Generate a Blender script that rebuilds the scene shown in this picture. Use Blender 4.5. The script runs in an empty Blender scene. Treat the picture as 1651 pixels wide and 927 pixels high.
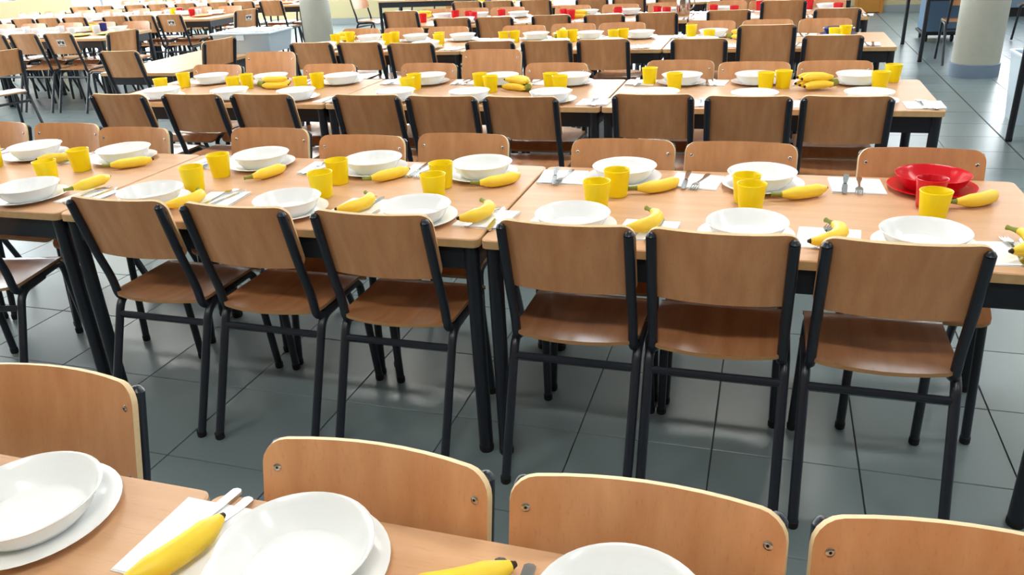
import bpy, math, random
import numpy as np
from mathutils import Matrix, Vector
random.seed(7)
S = bpy.context.scene
C = S.collection
PI = math.pi

# ---------------------------------------------------------------- camera
W, H = 1651, 927
F_PX, PITCH, ROLL, YAW, CAM_Z = 1280.5, 0.4181, -0.0544, 0.3210, 1.5247
_c, _s = math.cos(YAW), math.sin(YAW)
FW = np.array([-_s*math.cos(PITCH), _c*math.cos(PITCH), -math.sin(PITCH)])
_r = np.array([_c, _s, 0.0]); _u = np.cross(_r, FW)
RT = _r*math.cos(ROLL)+_u*math.sin(ROLL); UP = -_r*math.sin(ROLL)+_u*math.cos(ROLL)
CAM = np.array([0, 0, CAM_Z])
cd = bpy.data.cameras.new('camera'); cam = bpy.data.objects.new('camera', cd); C.objects.link(cam)
cd.sensor_fit = 'HORIZONTAL'; cd.sensor_width = 36.0; cd.lens = 36.0*F_PX/W
cd.clip_start = .05; cd.clip_end = 100
M = Matrix(((RT[0], UP[0], -FW[0], 0), (RT[1], UP[1], -FW[1], 0), (RT[2], UP[2], -FW[2], CAM_Z), (0, 0, 0, 1)))
cam.matrix_world = M
S.camera = cam

def at(px, py, Z=None, Y=None, X=None):
    """photo pixel -> point on a horizontal (Z), frontal (Y) or side (X) plane of the room"""
    d = FW+RT*(px-W/2)/F_PX-UP*(py-H/2)/F_PX
    if Z is not None: t = (Z-CAM_Z)/d[2]
    elif Y is not None: t = Y/d[1]
    else: t = X/d[0]
    return CAM+d*t
def project(P):
    v = np.asarray(P, float)-CAM; z = v@FW
    return W/2+F_PX*(v@RT)/z, H/2-F_PX*(v@UP)/z, z

# ---------------------------------------------------------------- world, view
w = bpy.data.worlds.new('world'); S.world = w; w.use_nodes = True
bg = w.node_tree.nodes['Background']; bg.inputs[0].default_value = (.80, .90, 1, 1); bg.inputs[1].default_value = 1.0
S.view_settings.view_transform = 'Standard'; S.view_settings.look = 'None'
S.view_settings.gamma = 1; S.view_settings.use_curve_mapping = False
S.view_settings.exposure = 0.62

# daylight standing in the window openings (x/y/z ranges are shared with the window builders below)
WALL_L, WALL_B, WALL_R, WALL_F, CEIL = -12.3, 15.4, 6.6, -3.2, 3.3
LEFT_WINDOWS = [(1.2, 4.2, .92, 2.9), (4.7, 7.7, .92, 2.9), (8.2, 11.2, .92, 2.9), (12.35, 14.9, .05, 2.9)]
BACK_WINDOWS = [(-11.6, -8.2, 1.25, 2.9), (-7.6, -4.2, 1.25, 2.9), (-3.6, -.2, 1.25, 2.9), (2.0, 5.6, 1.25, 2.9)]  # last one is unseen, added for its glare on the right aisle floor
RIGHT_WINDOWS = [(1.0, 4.4, .95, 2.9), (5.2, 8.6, .95, 2.9), (9.4, 12.8, .95, 2.9)]
FRONT_WINDOWS = []
def window_light(name, loc, rot, sx, sz, power, col):
    l = bpy.data.lights.new(name, 'AREA'); l.shape = 'RECTANGLE'; l.size = sx; l.size_y = sz; l.energy = power; l.color = col
    o = bpy.data.objects.new(name, l); C.objects.link(o); o.location = loc; o.rotation_euler = rot
DAY = (.90, .96, 1.0)
for y0, y1, z0, z1 in LEFT_WINDOWS:
    window_light('daylight', (WALL_L+.02, (y0+y1)/2, (z0+z1)/2), (PI/2, 0, -PI/2), y1-y0, z1-z0, 120, DAY)
for x0, x1, z0, z1 in BACK_WINDOWS:
    window_light('daylight', ((x0+x1)/2, WALL_B-.02, (z0+z1)/2), (-PI/2, 0, 0), x1-x0, z1-z0, 210 if x0 < 0 else 120, DAY)
for y0, y1, z0, z1 in RIGHT_WINDOWS:
    window_light('daylight', (WALL_R-.02, (y0+y1)/2, (z0+z1)/2), (PI/2, 0, PI/2), y1-y0, z1-z0, 14, DAY)
for x0, x1, z0, z1 in FRONT_WINDOWS:
    window_light('daylight', ((x0+x1)/2, WALL_F+.02, (z0+z1)/2), (PI/2, 0, 0), x1-x0, z1-z0, 60, DAY)

# ---------------------------------------------------------------- materials
def s2l(c):
    return tuple(((v/255)/12.92 if v/255 <= .04045 else ((v/255+.055)/1.055)**2.4) for v in c)
MATS = {}
def mat(name, col, rough=.5, metal=0, spec=.5, trans=0, emit=0, var=0, bump=None, translucent=0, coat=0):
    m = bpy.data.materials.new(name); m.use_nodes = True; nt = m.node_tree; p = nt.nodes['Principled BSDF']
    c = s2l(col)+(1,)
    p.inputs['Base Color'].default_value = c; p.inputs['Roughness'].default_value = rough
    p.inputs['Metallic'].default_value = metal; p.inputs['Specular IOR Level'].default_value = spec
    p.inputs['Coat Weight'].default_value = coat; p.inputs['Coat Roughness'].default_value = .12
    if trans: p.inputs['Transmission Weight'].default_value = trans
    if emit:
        p.inputs['Emission Color'].default_value = c; p.inputs['Emission Strength'].default_value = emit
    if var:
        oi = nt.nodes.new('ShaderNodeObjectInfo'); tc = nt.nodes.new('ShaderNodeTexCoord'); n = nt.nodes.new('ShaderNodeTexNoise')
        n.inputs['Scale'].default_value = bump[0] if bump else 40
        n.inputs['Detail'].default_value = 4
        nt.links.new(tc.outputs['Object'], n.inputs['Vector'])
        ad = nt.nodes.new('ShaderNodeMath'); ad.operation = 'MULTIPLY_ADD'; ad.inputs[1].default_value = .5
        nt.links.new(oi.outputs['Random'], ad.inputs[0]); nt.links.new(n.outputs['Fac'], ad.inputs[2])
        hs = nt.nodes.new('ShaderNodeHueSaturation'); hs.inputs['Color'].default_value = c
        mr = nt.nodes.new('ShaderNodeMapRange'); mr.inputs[1].default_value = .25; mr.inputs[2].default_value = 1.25
        mr.inputs[3].default_value = 1-var; mr.inputs[4].default_value = 1+var
        nt.links.new(ad.outputs[0], mr.inputs[0]); nt.links.new(mr.outputs[0], hs.inputs['Value'])
        nt.links.new(hs.outputs[0], p.inputs['Base Color'])
        if bump:
            b = nt.nodes.new('ShaderNodeBump'); b.inputs['Strength'].default_value = bump[1]; b.inputs['Distance'].default_value = .002
            nt.links.new(n.outputs['Fac'], b.inputs['Height']); nt.links.new(b.outputs[0], p.inputs['Normal'])
    if translucent:
        out = nt.nodes['Material Output']; t = nt.nodes.new('ShaderNodeBsdfTranslucent'); t.inputs[0].default_value = c
        mx = nt.nodes.new('ShaderNodeMixShader'); mx.inputs[0].default_value = translucent
        nt.links.new(p.outputs[0], mx.inputs[1]); nt.links.new(t.outputs[0], mx.inputs[2]); nt.links.new(mx.outputs[0], out.inputs[0])
    MATS[name] = m
    return m
def wood(name, c1, c2, axis, rough, coat=0):
    """beech: long faint grain along `axis` with the short darker flecks of the species"""
    m = bpy.data.materials.new(name); m.use_nodes = True; nt = m.node_tree; p = nt.nodes['Principled BSDF']; L = nt.links.new
    tc = nt.nodes.new('ShaderNodeTexCoord'); oi = nt.nodes.new('ShaderNodeObjectInfo')
    add = nt.nodes.new('ShaderNodeVectorMath'); add.operation = 'ADD'
    sc = nt.nodes.new('ShaderNodeVectorMath'); sc.operation = 'SCALE'; sc.inputs[0].default_value = (7.3, 3.1, 5.7)
    L(oi.outputs['Random'], sc.inputs['Scale']); L(tc.outputs['Object'], add.inputs[0]); L(sc.outputs[0], add.inputs[1])
    def stretched(k, along, scale, detail):
        mp = nt.nodes.new('ShaderNodeMapping'); v = [k, k, k]; v[axis] = along; mp.inputs['Scale'].default_value = v
        n = nt.nodes.new('ShaderNodeTexNoise'); n.inputs['Scale'].default_value = scale; n.inputs['Detail'].default_value = detail
        L(add.outputs[0], mp.inputs[0]); L(mp.outputs[0], n.inputs['Vector']); return n
    g = stretched(1, .07, 26, 5); f = stretched(1, .10, 260, 2)
    r = nt.nodes.new('ShaderNodeValToRGB'); r.color_ramp.elements[0].position = .3; r.color_ramp.elements[1].position = .72
    r.color_ramp.elements[0].color = s2l(c2)+(1,); r.color_ramp.elements[1].color = s2l(c1)+(1,)
    L(g.outputs['Fac'], r.inputs[0])
    fr = nt.nodes.new('ShaderNodeMapRange'); fr.inputs[1].default_value = .60; fr.inputs[2].default_value = .72; fr.inputs[3].default_value = 1; fr.inputs[4].default_value = .90
    L(f.outputs['Fac'], fr.inputs[0])
    rv = nt.nodes.new('ShaderNodeMapRange'); rv.inputs[3].default_value = .93; rv.inputs[4].default_value = 1.06
    L(oi.outputs['Random'], rv.inputs[0])
    mu = nt.nodes.new('ShaderNodeMath'); mu.operation = 'MULTIPLY'; L(fr.outputs[0], mu.inputs[0]); L(rv.outputs[0], mu.inputs[1])
    hs = nt.nodes.new('ShaderNodeHueSaturation'); L(r.outputs[0], hs.inputs['Color']); L(mu.outputs[0], hs.inputs['Value'])
    L(hs.outputs[0], p.inputs['Base Color']); p.inputs['Roughness'].default_value = rough
    p.inputs['Coat Weight'].default_value = coat; p.inputs['Coat Roughness'].default_value = .2
    b = nt.nodes.new('ShaderNodeBump'); b.inputs['Strength'].default_value = .06; b.inputs['Distance'].default_value = .001
    L(f.outputs['Fac'], b.inputs['Height']); L(b.outputs[0], p.inputs['Normal'])
    MATS[name] = m
wood('beech_upright', (215, 160, 113), (198, 139, 92), 2, .38)
wood('beech_seat', (203, 145, 98), (184, 124, 80), 1, .26, .3)
wood('beech_top', (220, 176, 138), (208, 162, 122), 0, .42)
mat('ply_edge', (226, 202, 158), .55, var=.10, bump=(120, .1))
mat('seat_edge_shaded', (176, 134, 90), .55, var=.10, bump=(120, .1))  # ply edge again, with shade put into the colour
mat('table_edge', (205, 170, 122), .55, var=.14, bump=(60, .2))
mat('steel_paint', (31, 38, 49), .32, spec=.5)
mat('table_paint', (28, 33, 42), .38)
mat('rubber', (16, 17, 20), .7)
mat('zinc', (205, 205, 205), .25, metal=1)
mat('cutlery', (200, 204, 208), .16, metal=1)
mat('white_melamine', (243, 246, 247), .22, coat=.3)
mat('paper', (246, 247, 250), .9, var=.015, bump=(60, .15))
mat('yellow_plastic', (255, 232, 0), .30, translucent=.15)
mat('red_plastic', (222, 22, 40), .25, translucent=.12)
mat('blue_plastic', (18, 40, 128), .28)
mat('green_plastic', (134, 190, 40), .3)
mat('orange_plastic', (240, 128, 20), .3)
mat('clear_plastic', (236, 240, 246), .2, translucent=.45)
mat('banana_peel', (250, 214, 60), .45, var=.07, bump=(30, .2))
mat('banana_stem', (132, 140, 52), .6, var=.2)
mat('banana_tip', (50, 40, 28), .8)
mat('food', (226, 196, 140), .7, var=.2, bump=(90, .6))
mat('crate_plastic', (196, 214, 226), .35, translucent=.25)
mat('crate_lid', (205, 226, 240), .3)
mat('tile', (116, 132, 136), .31, var=.05, bump=(300, .08))
mat('grout', (52, 58, 60), .8)
mat('joint', (40, 46, 48), .6)
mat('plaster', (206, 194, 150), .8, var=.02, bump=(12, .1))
mat('ceiling_grey', (176, 176, 174), .9)  # unseen ceiling, greyed to lessen the fill light it bounces
mat('dark_plaster', (120, 104, 84), .8)  # unseen walls, darkened to cut the light they bounce back
mat('baseboard_grey', (150, 158, 160), .5)
mat('concrete', (172, 174, 162), .7, var=.06, bump=(18, .35))
mat('column_collar', (112, 130, 150), .5)
mat('door_wood', (196, 134, 52), .5)
mat('cabinet_blue', (120, 142, 162), .4)
mat('cabinet_grey', (150, 160, 158), .4)
mat('black', (18, 18, 20), .6)
mat('white_frame', (236, 238, 240), .5)
mat('trolley_blue', (96, 126, 156), .35)
mat('glass', (250, 252, 255), .02, trans=1)
mat('jug_steel', (190, 186, 180), .18, metal=1)
mat('lamp_diffuser', (255, 252, 244), .6, emit=24)
mat('sticker', (232, 228, 220), .6)
mat('sticker_ink', (70, 52, 44), .7)

# ---------------------------------------------------------------- helpers
def V(verts, faces, mats=None):
    return (verts, faces, mats or [0]*len(faces))
def join(*parts):
    v, f, m = [], [], []
    for pv, pf, pm in parts:
        o = len(v); v += pv; f += [tuple(i+o for i in q) for q in pf]; m += pm
    return v, f, m
def setmat(g, k): return g[0], g[1], [k]*len(g[1])
def mesh(name, geo, mats, smooth=True, angle=35):
    me = bpy.data.meshes.new(name); me.from_pydata([tuple(map(float, v)) for v in geo[0]], [], geo[1])
    for k in (mats if isinstance(mats, (list, tuple)) else [mats]): me.materials.append(MATS[k])
    me.polygons.foreach_set('material_index', geo[2])
    if smooth:
        me.shade_smooth(); me.set_sharp_from_angle(angle=math.radians(angle))
    me.update(); return me
def tag(o, label, cat, group=None):
    o['label'] = label; o['category'] = cat
    if group: o['group'] = group
    return o
def empty(name, loc, rz=0, label=None, cat=None, group=None):
    o = bpy.data.objects.new(name, None); C.objects.link(o); o.empty_display_size = .1
    o.location = [float(v) for v in loc]; o.rotation_euler = (0, 0, float(rz))
    if label: tag(o, label, cat, group)
    return o
def put(name, me, parent=None, loc=(0, 0, 0), rot=(0, 0, 0)):
    o = bpy.data.objects.new(name, me); C.objects.link(o); o.parent = parent
    o.location = [float(v) for v in loc]; o.rotation_euler = [float(v) for v in rot]
    return o
def struct(name, me, parent=None, loc=(0, 0, 0)):
    o = put(name, me, parent, loc)
    if parent is None: o['kind'] = 'structure'
    return o
def box(x0, x1, y0, y1, z0, z1):
    v = [(x, y, z) for z in (z0, z1) for y in (y0, y1) for x in (x0, x1)]
    return V(v, [(0, 2, 3, 1), (4, 5, 7, 6), (0, 1, 5, 4), (2, 6, 7, 3), (0, 4, 6, 2), (1, 3, 7, 5)])
def bbox(x0, x1, y0, y1, z0, z1, b):
    """box with chamfered edges"""
    v, f = [], []
    def p(*a): v.append(a); return len(v)-1
    cs = {}
    for sx in (0, 1):
        for sy in (0, 1):
            for sz in (0, 1):
                X, Y, Z = (x0, x1)[sx], (y0, y1)[sy], (z0, z1)[sz]
                ix, iy, iz = X+(b if sx == 0 else -b), Y+(b if sy == 0 else -b), Z+(b if sz == 0 else -b)
                cs[sx, sy, sz] = (p(X, iy, iz), p(ix, Y, iz), p(ix, iy, Z))
    def q(*ids): f.append(ids)
    for s in (0, 1):
        a = [cs[s, 0, 0][0], cs[s, 1, 0][0], cs[s, 1, 1][0], cs[s, 0, 1][0]]; q(*(a if s else a[::-1]))
        a = [cs[0, s, 0][1], cs[0, s, 1][1], cs[1, s, 1][1], cs[1, s, 0][1]]; q(*(a if s else a[::-1]))
        a = [cs[0, 0, s][2], cs[1, 0, s][2], cs[1, 1, s][2], cs[0, 1, s][2]]; q(*(a if s else a[::-1]))
    for s in (0, 1):
        for t in (0, 1):
            q(cs[s, t, 0][0], cs[s, t, 1][0], cs[s, t, 1][1], cs[s, t, 0][1])
            q(cs[s, 0, t][0], cs[s, 1, t][0], cs[s, 1, t][2], cs[s, 0, t][2])
            q(cs[0, s, t][1], cs[1, s, t][1], cs[1, s, t][2], cs[0, s, t][2])
    for k in cs.values(): q(*k)
    return V(v, f)
def fillet(pts, r, n=5):
    out = [Vector(pts[0])]
    for i in range(1, len(pts)-1):
        a, b, c = Vector(pts[i-1]), Vector(pts[i]), Vector(pts[i+1])
        d1, d2 = (a-b).normalized(), (c-b).normalized()
        t = min(r, (a-b).length*.48, (c-b).length*.48)
        p0, p1 = b+d1*t, b+d2*t
        for k in range(n+1):
            u = k/n; out.append(p0*(1-u)**2+b*2*u*(1-u)+p1*u*u)
    out.append(Vector(pts[-1])); return out
def tube(pts, r, n=10, cap=True):
    pts = [Vector(p) for p in pts]; v, f = [], []; N = len(pts)
    rad = r if isinstance(r, (list, tuple)) else [r]*N
    up = Vector((1, 0, 0))
    for i, p in enumerate(pts):
        d = (pts[min(i+1, N-1)]-pts[max(i-1, 0)]).normalized()
        if abs(d.dot(up)) > .95: up = Vector((0, 1, 0))
        a = (up-d*up.dot(d)).normalized(); b = d.cross(a); up = a
        for k in range(n):
            t = 2*PI*k/n; v.append(tuple(p+(a*math.cos(t)+b*math.sin(t))*rad[i]))
    for i in range(N-1):
        for k in range(n):
            k2 = (k+1) % n; f.append((i*n+k, i*n+k2, (i+1)*n+k2, (i+1)*n+k))
    if cap: f.append(tuple(range(n))[::-1]); f.append(tuple((N-1)*n+k for k in range(n)))
    return V(v, f)
def lathe(prof, n=36):
    v, f = [], []
    for r, z in prof:
        if r < 1e-6: v.append((0, 0, z))
        else: v += [(r*math.cos(2*PI*k/n), r*math.sin(2*PI*k/n), z) for k in range(n)]
    idx, o = [], 0
    for r, z in prof: idx.append((o, r < 1e-6)); o += 1 if r < 1e-6 else n
    for (a, pa), (b, pb) in zip(idx, idx[1:]):
        for k in range(n):
            k2 = (k+1) % n
            if pa: f.append((a, b+k2, b+k))
            elif pb: f.append((a+k, a+k2, b))
            else: f.append((a+k, a+k2, b+k2, b+k))
    return V(v, f)
def panel(us, vfun, place, rows, th, edge=1):
    """sheet on a (u, v) grid: vfun(u) -> (v0, v1); place(u, v) -> (point, normal); two faces and an edge band"""
    nu = len(us); v, f, m = [], [], []
    for side in (1, -1):
        for u in us:
            v0, v1 = vfun(u)
            for j in range(rows+1):
                p, n = place(u, v0+(v1-v0)*j/rows); v.append(tuple(Vector(p)+Vector(n)*(side*th/2)))
    R = rows+1; B = nu*R
    for i in range(nu-1):
        for j in range(rows):
            a, b, c, d = i*R+j, (i+1)*R+j, (i+1)*R+j+1, i*R+j+1
            f += [(a, b, c, d), (B+d, B+c, B+b, B+a)]; m += [0, 0]
    loop = [i*R for i in range(nu)]+[(nu-1)*R+j for j in range(1, R)]+[i*R+rows for i in range(nu-2, -1, -1)]+[j for j in range(rows-1, 0, -1)]
    for a, b in zip(loop, loop[1:]+loop[:1]): f.append((b, a, B+a, B+b)); m.append(edge)
    return v, f, m
ORD = ['first', 'second', 'third', 'fourth', 'fifth', 'sixth', 'seventh', 'eighth', 'ninth', 'tenth', 'eleventh', 'twelfth']

# ---------------------------------------------------------------- room shell
HT = .74                     # height of the table tops
TILE, GX, GY = .433, -2.2478, 2.1653
def wall_with_openings(name, axis, pos, a0, a1, openings, th, label_frames):
    """solid wall pieces round rectangular openings; axis 'x' wall runs along y, axis 'y' runs along x"""
    parts = []
    def slab(p0, p1, z0, z1):
        if p1-p0 < .01 or z1-z0 < .01: return
        parts.append(box(*( (min(pos, pos+th), max(pos, pos+th), p0, p1, z0, z1) if axis == 'x' else (p0, p1, min(pos, pos+th), max(pos, pos+th), z0, z1))))
    cur = a0
    for b0, b1, z0, z1 in openings:
        slab(cur, b0, 0, CEIL); slab(b0, b1, 0, z0); slab(b0, b1, z1, CEIL); cur = b1
    slab(cur, a1, 0, CEIL)
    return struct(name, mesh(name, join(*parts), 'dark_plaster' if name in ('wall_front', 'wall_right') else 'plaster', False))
wall_with_openings('wall_left', 'x', WALL_L, WALL_F, WALL_B, LEFT_WINDOWS, -.2, 1)
wall_with_openings('wall_back', 'y', WALL_B, WALL_L, WALL_R, BACK_WINDOWS, .2, 1)
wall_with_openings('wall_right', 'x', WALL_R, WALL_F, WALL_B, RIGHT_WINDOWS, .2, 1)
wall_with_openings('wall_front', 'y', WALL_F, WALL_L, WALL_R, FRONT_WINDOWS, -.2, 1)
struct('ceiling', mesh('ceiling', box(WALL_L, WALL_R, WALL_F, WALL_B, CEIL, CEIL+.15), 'ceiling_grey', False))
nwin = 0
def window(axis, pos, b0, b1, z0, z1, out):
    """aluminium frame, two mullions and glass panes set in the wall's depth"""
    global nwin; nwin += 1
    e = empty('window_%d' % nwin, (pos+out*.1, (b0+b1)/2, z0) if axis == 'x' else ((b0+b1)/2, pos+out*.1, z0), PI/2 if axis == 'x' else 0)
    e['kind'] = 'structure'
    hw, h = (b1-b0)/2, z1-z0; g = []
    for x in (-hw+.03, hw-.03): g.append(box(x-.03, x+.03, -.03, .03, 0, h))
    for z in (.03, h-.03): g.append(box(-hw+.06, hw-.06, -.03, .03, z-.03, z+.03))
    xs = [-hw+.06, -hw/3, hw/3, hw-.06]
    for x in xs[1:3]: g.append(box(x-.025, x+.025, -.03, .03, .06, h-.06))
    put('window_frame', mesh('window_frame', join(*g), 'white_frame', False), e)
    for a, b in zip(xs, xs[1:]):
        put('pane', mesh('pane', box(a+.01, b-.01, -.004, .004, .06, h-.06), 'glass', False), e)
    put('window_sill', mesh('window_sill', box(-hw, hw, -.1, .1, -.012, 0), 'white_frame', False), e)
for a in LEFT_WINDOWS: window('x', WALL_L, *a, -1)
for a in BACK_WINDOWS: window('y', WALL_B, *a, 1)
for a in RIGHT_WINDOWS: window('x', WALL_R, *a, 1)
for a in FRONT_WINDOWS: window('y', WALL_F, *a, -1)
for n, g in (('baseboard_back', box(-12.3, WALL_R, WALL_B-.015, WALL_B, 0, .12)), ('baseboard_left', box(WALL_L, WALL_L+.015, WALL_F, 12.3, 0, .12)),
             ('baseboard_right', box(WALL_R-.015, WALL_R, WALL_F, WALL_B, 0, .12))):
    struct(n, mesh(n, g, 'baseboard_grey', False))

# floor: a dark bed with every tile laid on it
floor = struct('floor', mesh('floor', box(WALL_L, WALL_R, WALL_F, WALL_B, -.15, -.004), 'grout', False))
JX = GX+9*TILE               # the wide expansion joint down the right aisle
tiles = []
i0, i1 = math.floor((WALL_L-GX)/TILE), math.ceil((WALL_R-GX)/TILE)
j0, j1 = math.floor((WALL_F-GY)/TILE), math.ceil((WALL_B-GY)/TILE)
for i in range(i0, i1):
    for j in range(j0, j1):
        x0, y0 = max(GX+i*TILE, WALL_L), max(GY+j*TILE, WALL_F); x1, y1 = min(GX+(i+1)*TILE, WALL_R), min(GY+(j+1)*TILE, WALL_B)
        if x1-x0 < .05 or y1-y0 < .05: continue
        full = abs(x1-x0-TILE) < 1e-4 and abs(y1-y0-TILE) < 1e-4
        px, py, z = project(((x0+x1)/2, (y0+y1)/2, 0))
        vis = z > .3 and -60 < px < W+60 and -20 < py < H+60 and full
        tiles.append((z if vis else 1e6, x0, x1, y0, y1))
tiles.sort()
G2 = .0022
tm = mesh('tile', bbox(-TILE/2+G2, TILE/2-G2, -TILE/2+G2, TILE/2-G2, -.012, 0, .0012), 'tile', False)
for z, x0, x1, y0, y1 in tiles[:300]: put('tile', tm, floor, ((x0+x1)/2, (y0+y1)/2, 0))
rest = put('tile_field', mesh('tile_field', join(*[box(x0+G2, x1-G2, y0+G2, y1-G2, -.012, 0) for z, x0, x1, y0, y1 in tiles[300:]]), 'tile', False), floor)
rest['kind'] = 'stuff'
struct('trim_1', mesh('trim_1', box(JX-.006, JX+.006, WALL_F, WALL_B, -.003, .0008), 'joint', False))

# ceiling lamps
lamp_f = mesh('frame', join(box(-.62, .62, -.17, -.15, -.06, 0), box(-.62, .62, .15, .17, -.06, 0), box(-.62, -.60, -.15, .15, -.06, 0), box(.60, .62, -.15, .15, -.06, 0)), 'white_frame', False)
lamp_d = mesh('diffuser', box(-.6, .6, -.15, .15, -.045, -.01), 'lamp_diffuser', False)
k = 0
for y in (-.3, 3.0, 6.2, 9.4):
    for i, x in enumerate((-9.6, -6.4, -3.2, 0, 3.2)):
        e = empty('ceiling_light', (x, y, CEIL-.001), 0, 'long white ceiling light over the %s, %s from the left wall' % ({-.3: 'nearest row', 3.0: 'second row', 6.2: 'fourth row', 9.4: 'sixth row'}[y], ORD[i]), 'ceiling light', 'fluorescent lights on the ceiling')
        put('frame', lamp_f, e); put('diffuser', lamp_d, e)

# columns
def column(x, y, r, label):
    e = empty('column', (x, y, 0), 0, label, 'column', 'round concrete columns')
    put('shaft', mesh('shaft', lathe([(r, .10), (r, CEIL-.002)], 48), 'concrete'), e)
    put('collar', mesh('collar', lathe([(0, .001), (r+.012, .001), (r+.012, .125), (r+.004, .13), (r, .13)], 48), 'column_collar'), e)
column(1.955, 9.15, .215, 'round concrete column with blue-grey foot band beside the right aisle')
column(-6.4, 10.85, .215, 'pale round concrete column behind the left of the fourth row')

# ---------------------------------------------------------------- tables
L, D, TH = 1.506, .776, .026
def table_parts(h):
    x1, y1 = L/2-.002, D/2; n = 5; r = .022; pts = []
    for cx, cy, a0 in ((x1-r, y1-r, 0), (-x1+r, y1-r, 90), (-x1+r, -y1+r, 180), (x1-r, -y1+r, 270)):
        for k in range(n+1):
            a = math.radians(a0+90*k/n); pts.append((cx+r*math.cos(a), cy+r*math.sin(a)))
    N = len(pts); e = .003
    def ring(z, inset): return [(x*(1-inset/x1), y*(1-inset/y1), z) for x, y in pts]
    v = ring(h-TH, 0)+ring(h-e, 0)+ring(h, e)
    f = [tuple(range(N))[::-1], tuple(range(2*N, 3*N))]; m = [0, 0]
    for q in (0, 1):
        for k in range(N): f.append((q*N+k, q*N+(k+1) % N, (q+1)*N+(k+1) % N, (q+1)*N+k)); m.append(1 if q == 0 else 0)
    top = mesh('tabletop', (v, f, m), ['beech_top', 'table_edge'])
    lx, ly = L/2-.032, D/2-.032
    leg = mesh('leg', lathe([(.020, .012), (.0225, .012), (.0225, h-TH-.001), (0, h-TH-.001)], 18), 'table_paint')
    foot = mesh('rubber_foot', lathe([(0, 0), (.021, 0), (.0235, .004), (.0235, .02), (.0225, .022)], 18), 'rubber')
    rx = mesh('apron_rail', box(-lx+.02, lx-.02, -.012, .012, h-TH-.075, h-TH-.001), 'table_paint', False)
    ry = mesh('apron_rail', box(-.012, .012, -ly+.02, ly-.02, h-TH-.075, h-TH-.001), 'table_paint', False)
    return top, leg, foot, rx, ry, lx, ly
TABLES = {HT: table_parts(HT), .62: table_parts(.62)}
def table(x, y, label, group, rz=0, h=HT):
    top, leg, foot, rx, ry, lx, ly = TABLES[h]
    e = empty('dining_table', (x, y, 0), rz, label, 'table', group)
    put('tabletop', top, e)
    for sx in (-1, 1):
        for sy in (-1, 1):
            l = put('leg', leg, e, (sx*lx, sy*ly, 0)); put('rubber_foot', foot, l)
    for s in (-1, 1): put('apron_rail', rx, e, (0, s*ly, 0)); put('apron_rail', ry, e, (s*lx, 0, 0))
    return e
FRONT = {1: .0504, 2: 1.9727, 3: 3.8013, 4: 5.784, 5: 7.6127, 6: 9.48}
ROWN = {1: 'nearest row', 2: 'second row', 3: 'third row', 4: 'fourth row', 5: 'fifth row', 6: 'sixth row'}
SEAM = {1: -.786, 2: -.7464, 3: -.7646, 4: -.7269, 5: -.73, 6: -.73}
for r in range(1, 7):
    for k, nm in ((0, 'right-hand end table'), (1, 'middle table'), (2, 'left-hand table')):
        if (r == 1 and k == 2): continue
        x = SEAM[r]+L/2-k*(L+.004)
        table(x, FRONT[r]+D/2, 'beech topped black steel dining table, %s of the %s' % (nm, ROWN[r]), 'dining tables in long rows')

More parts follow.
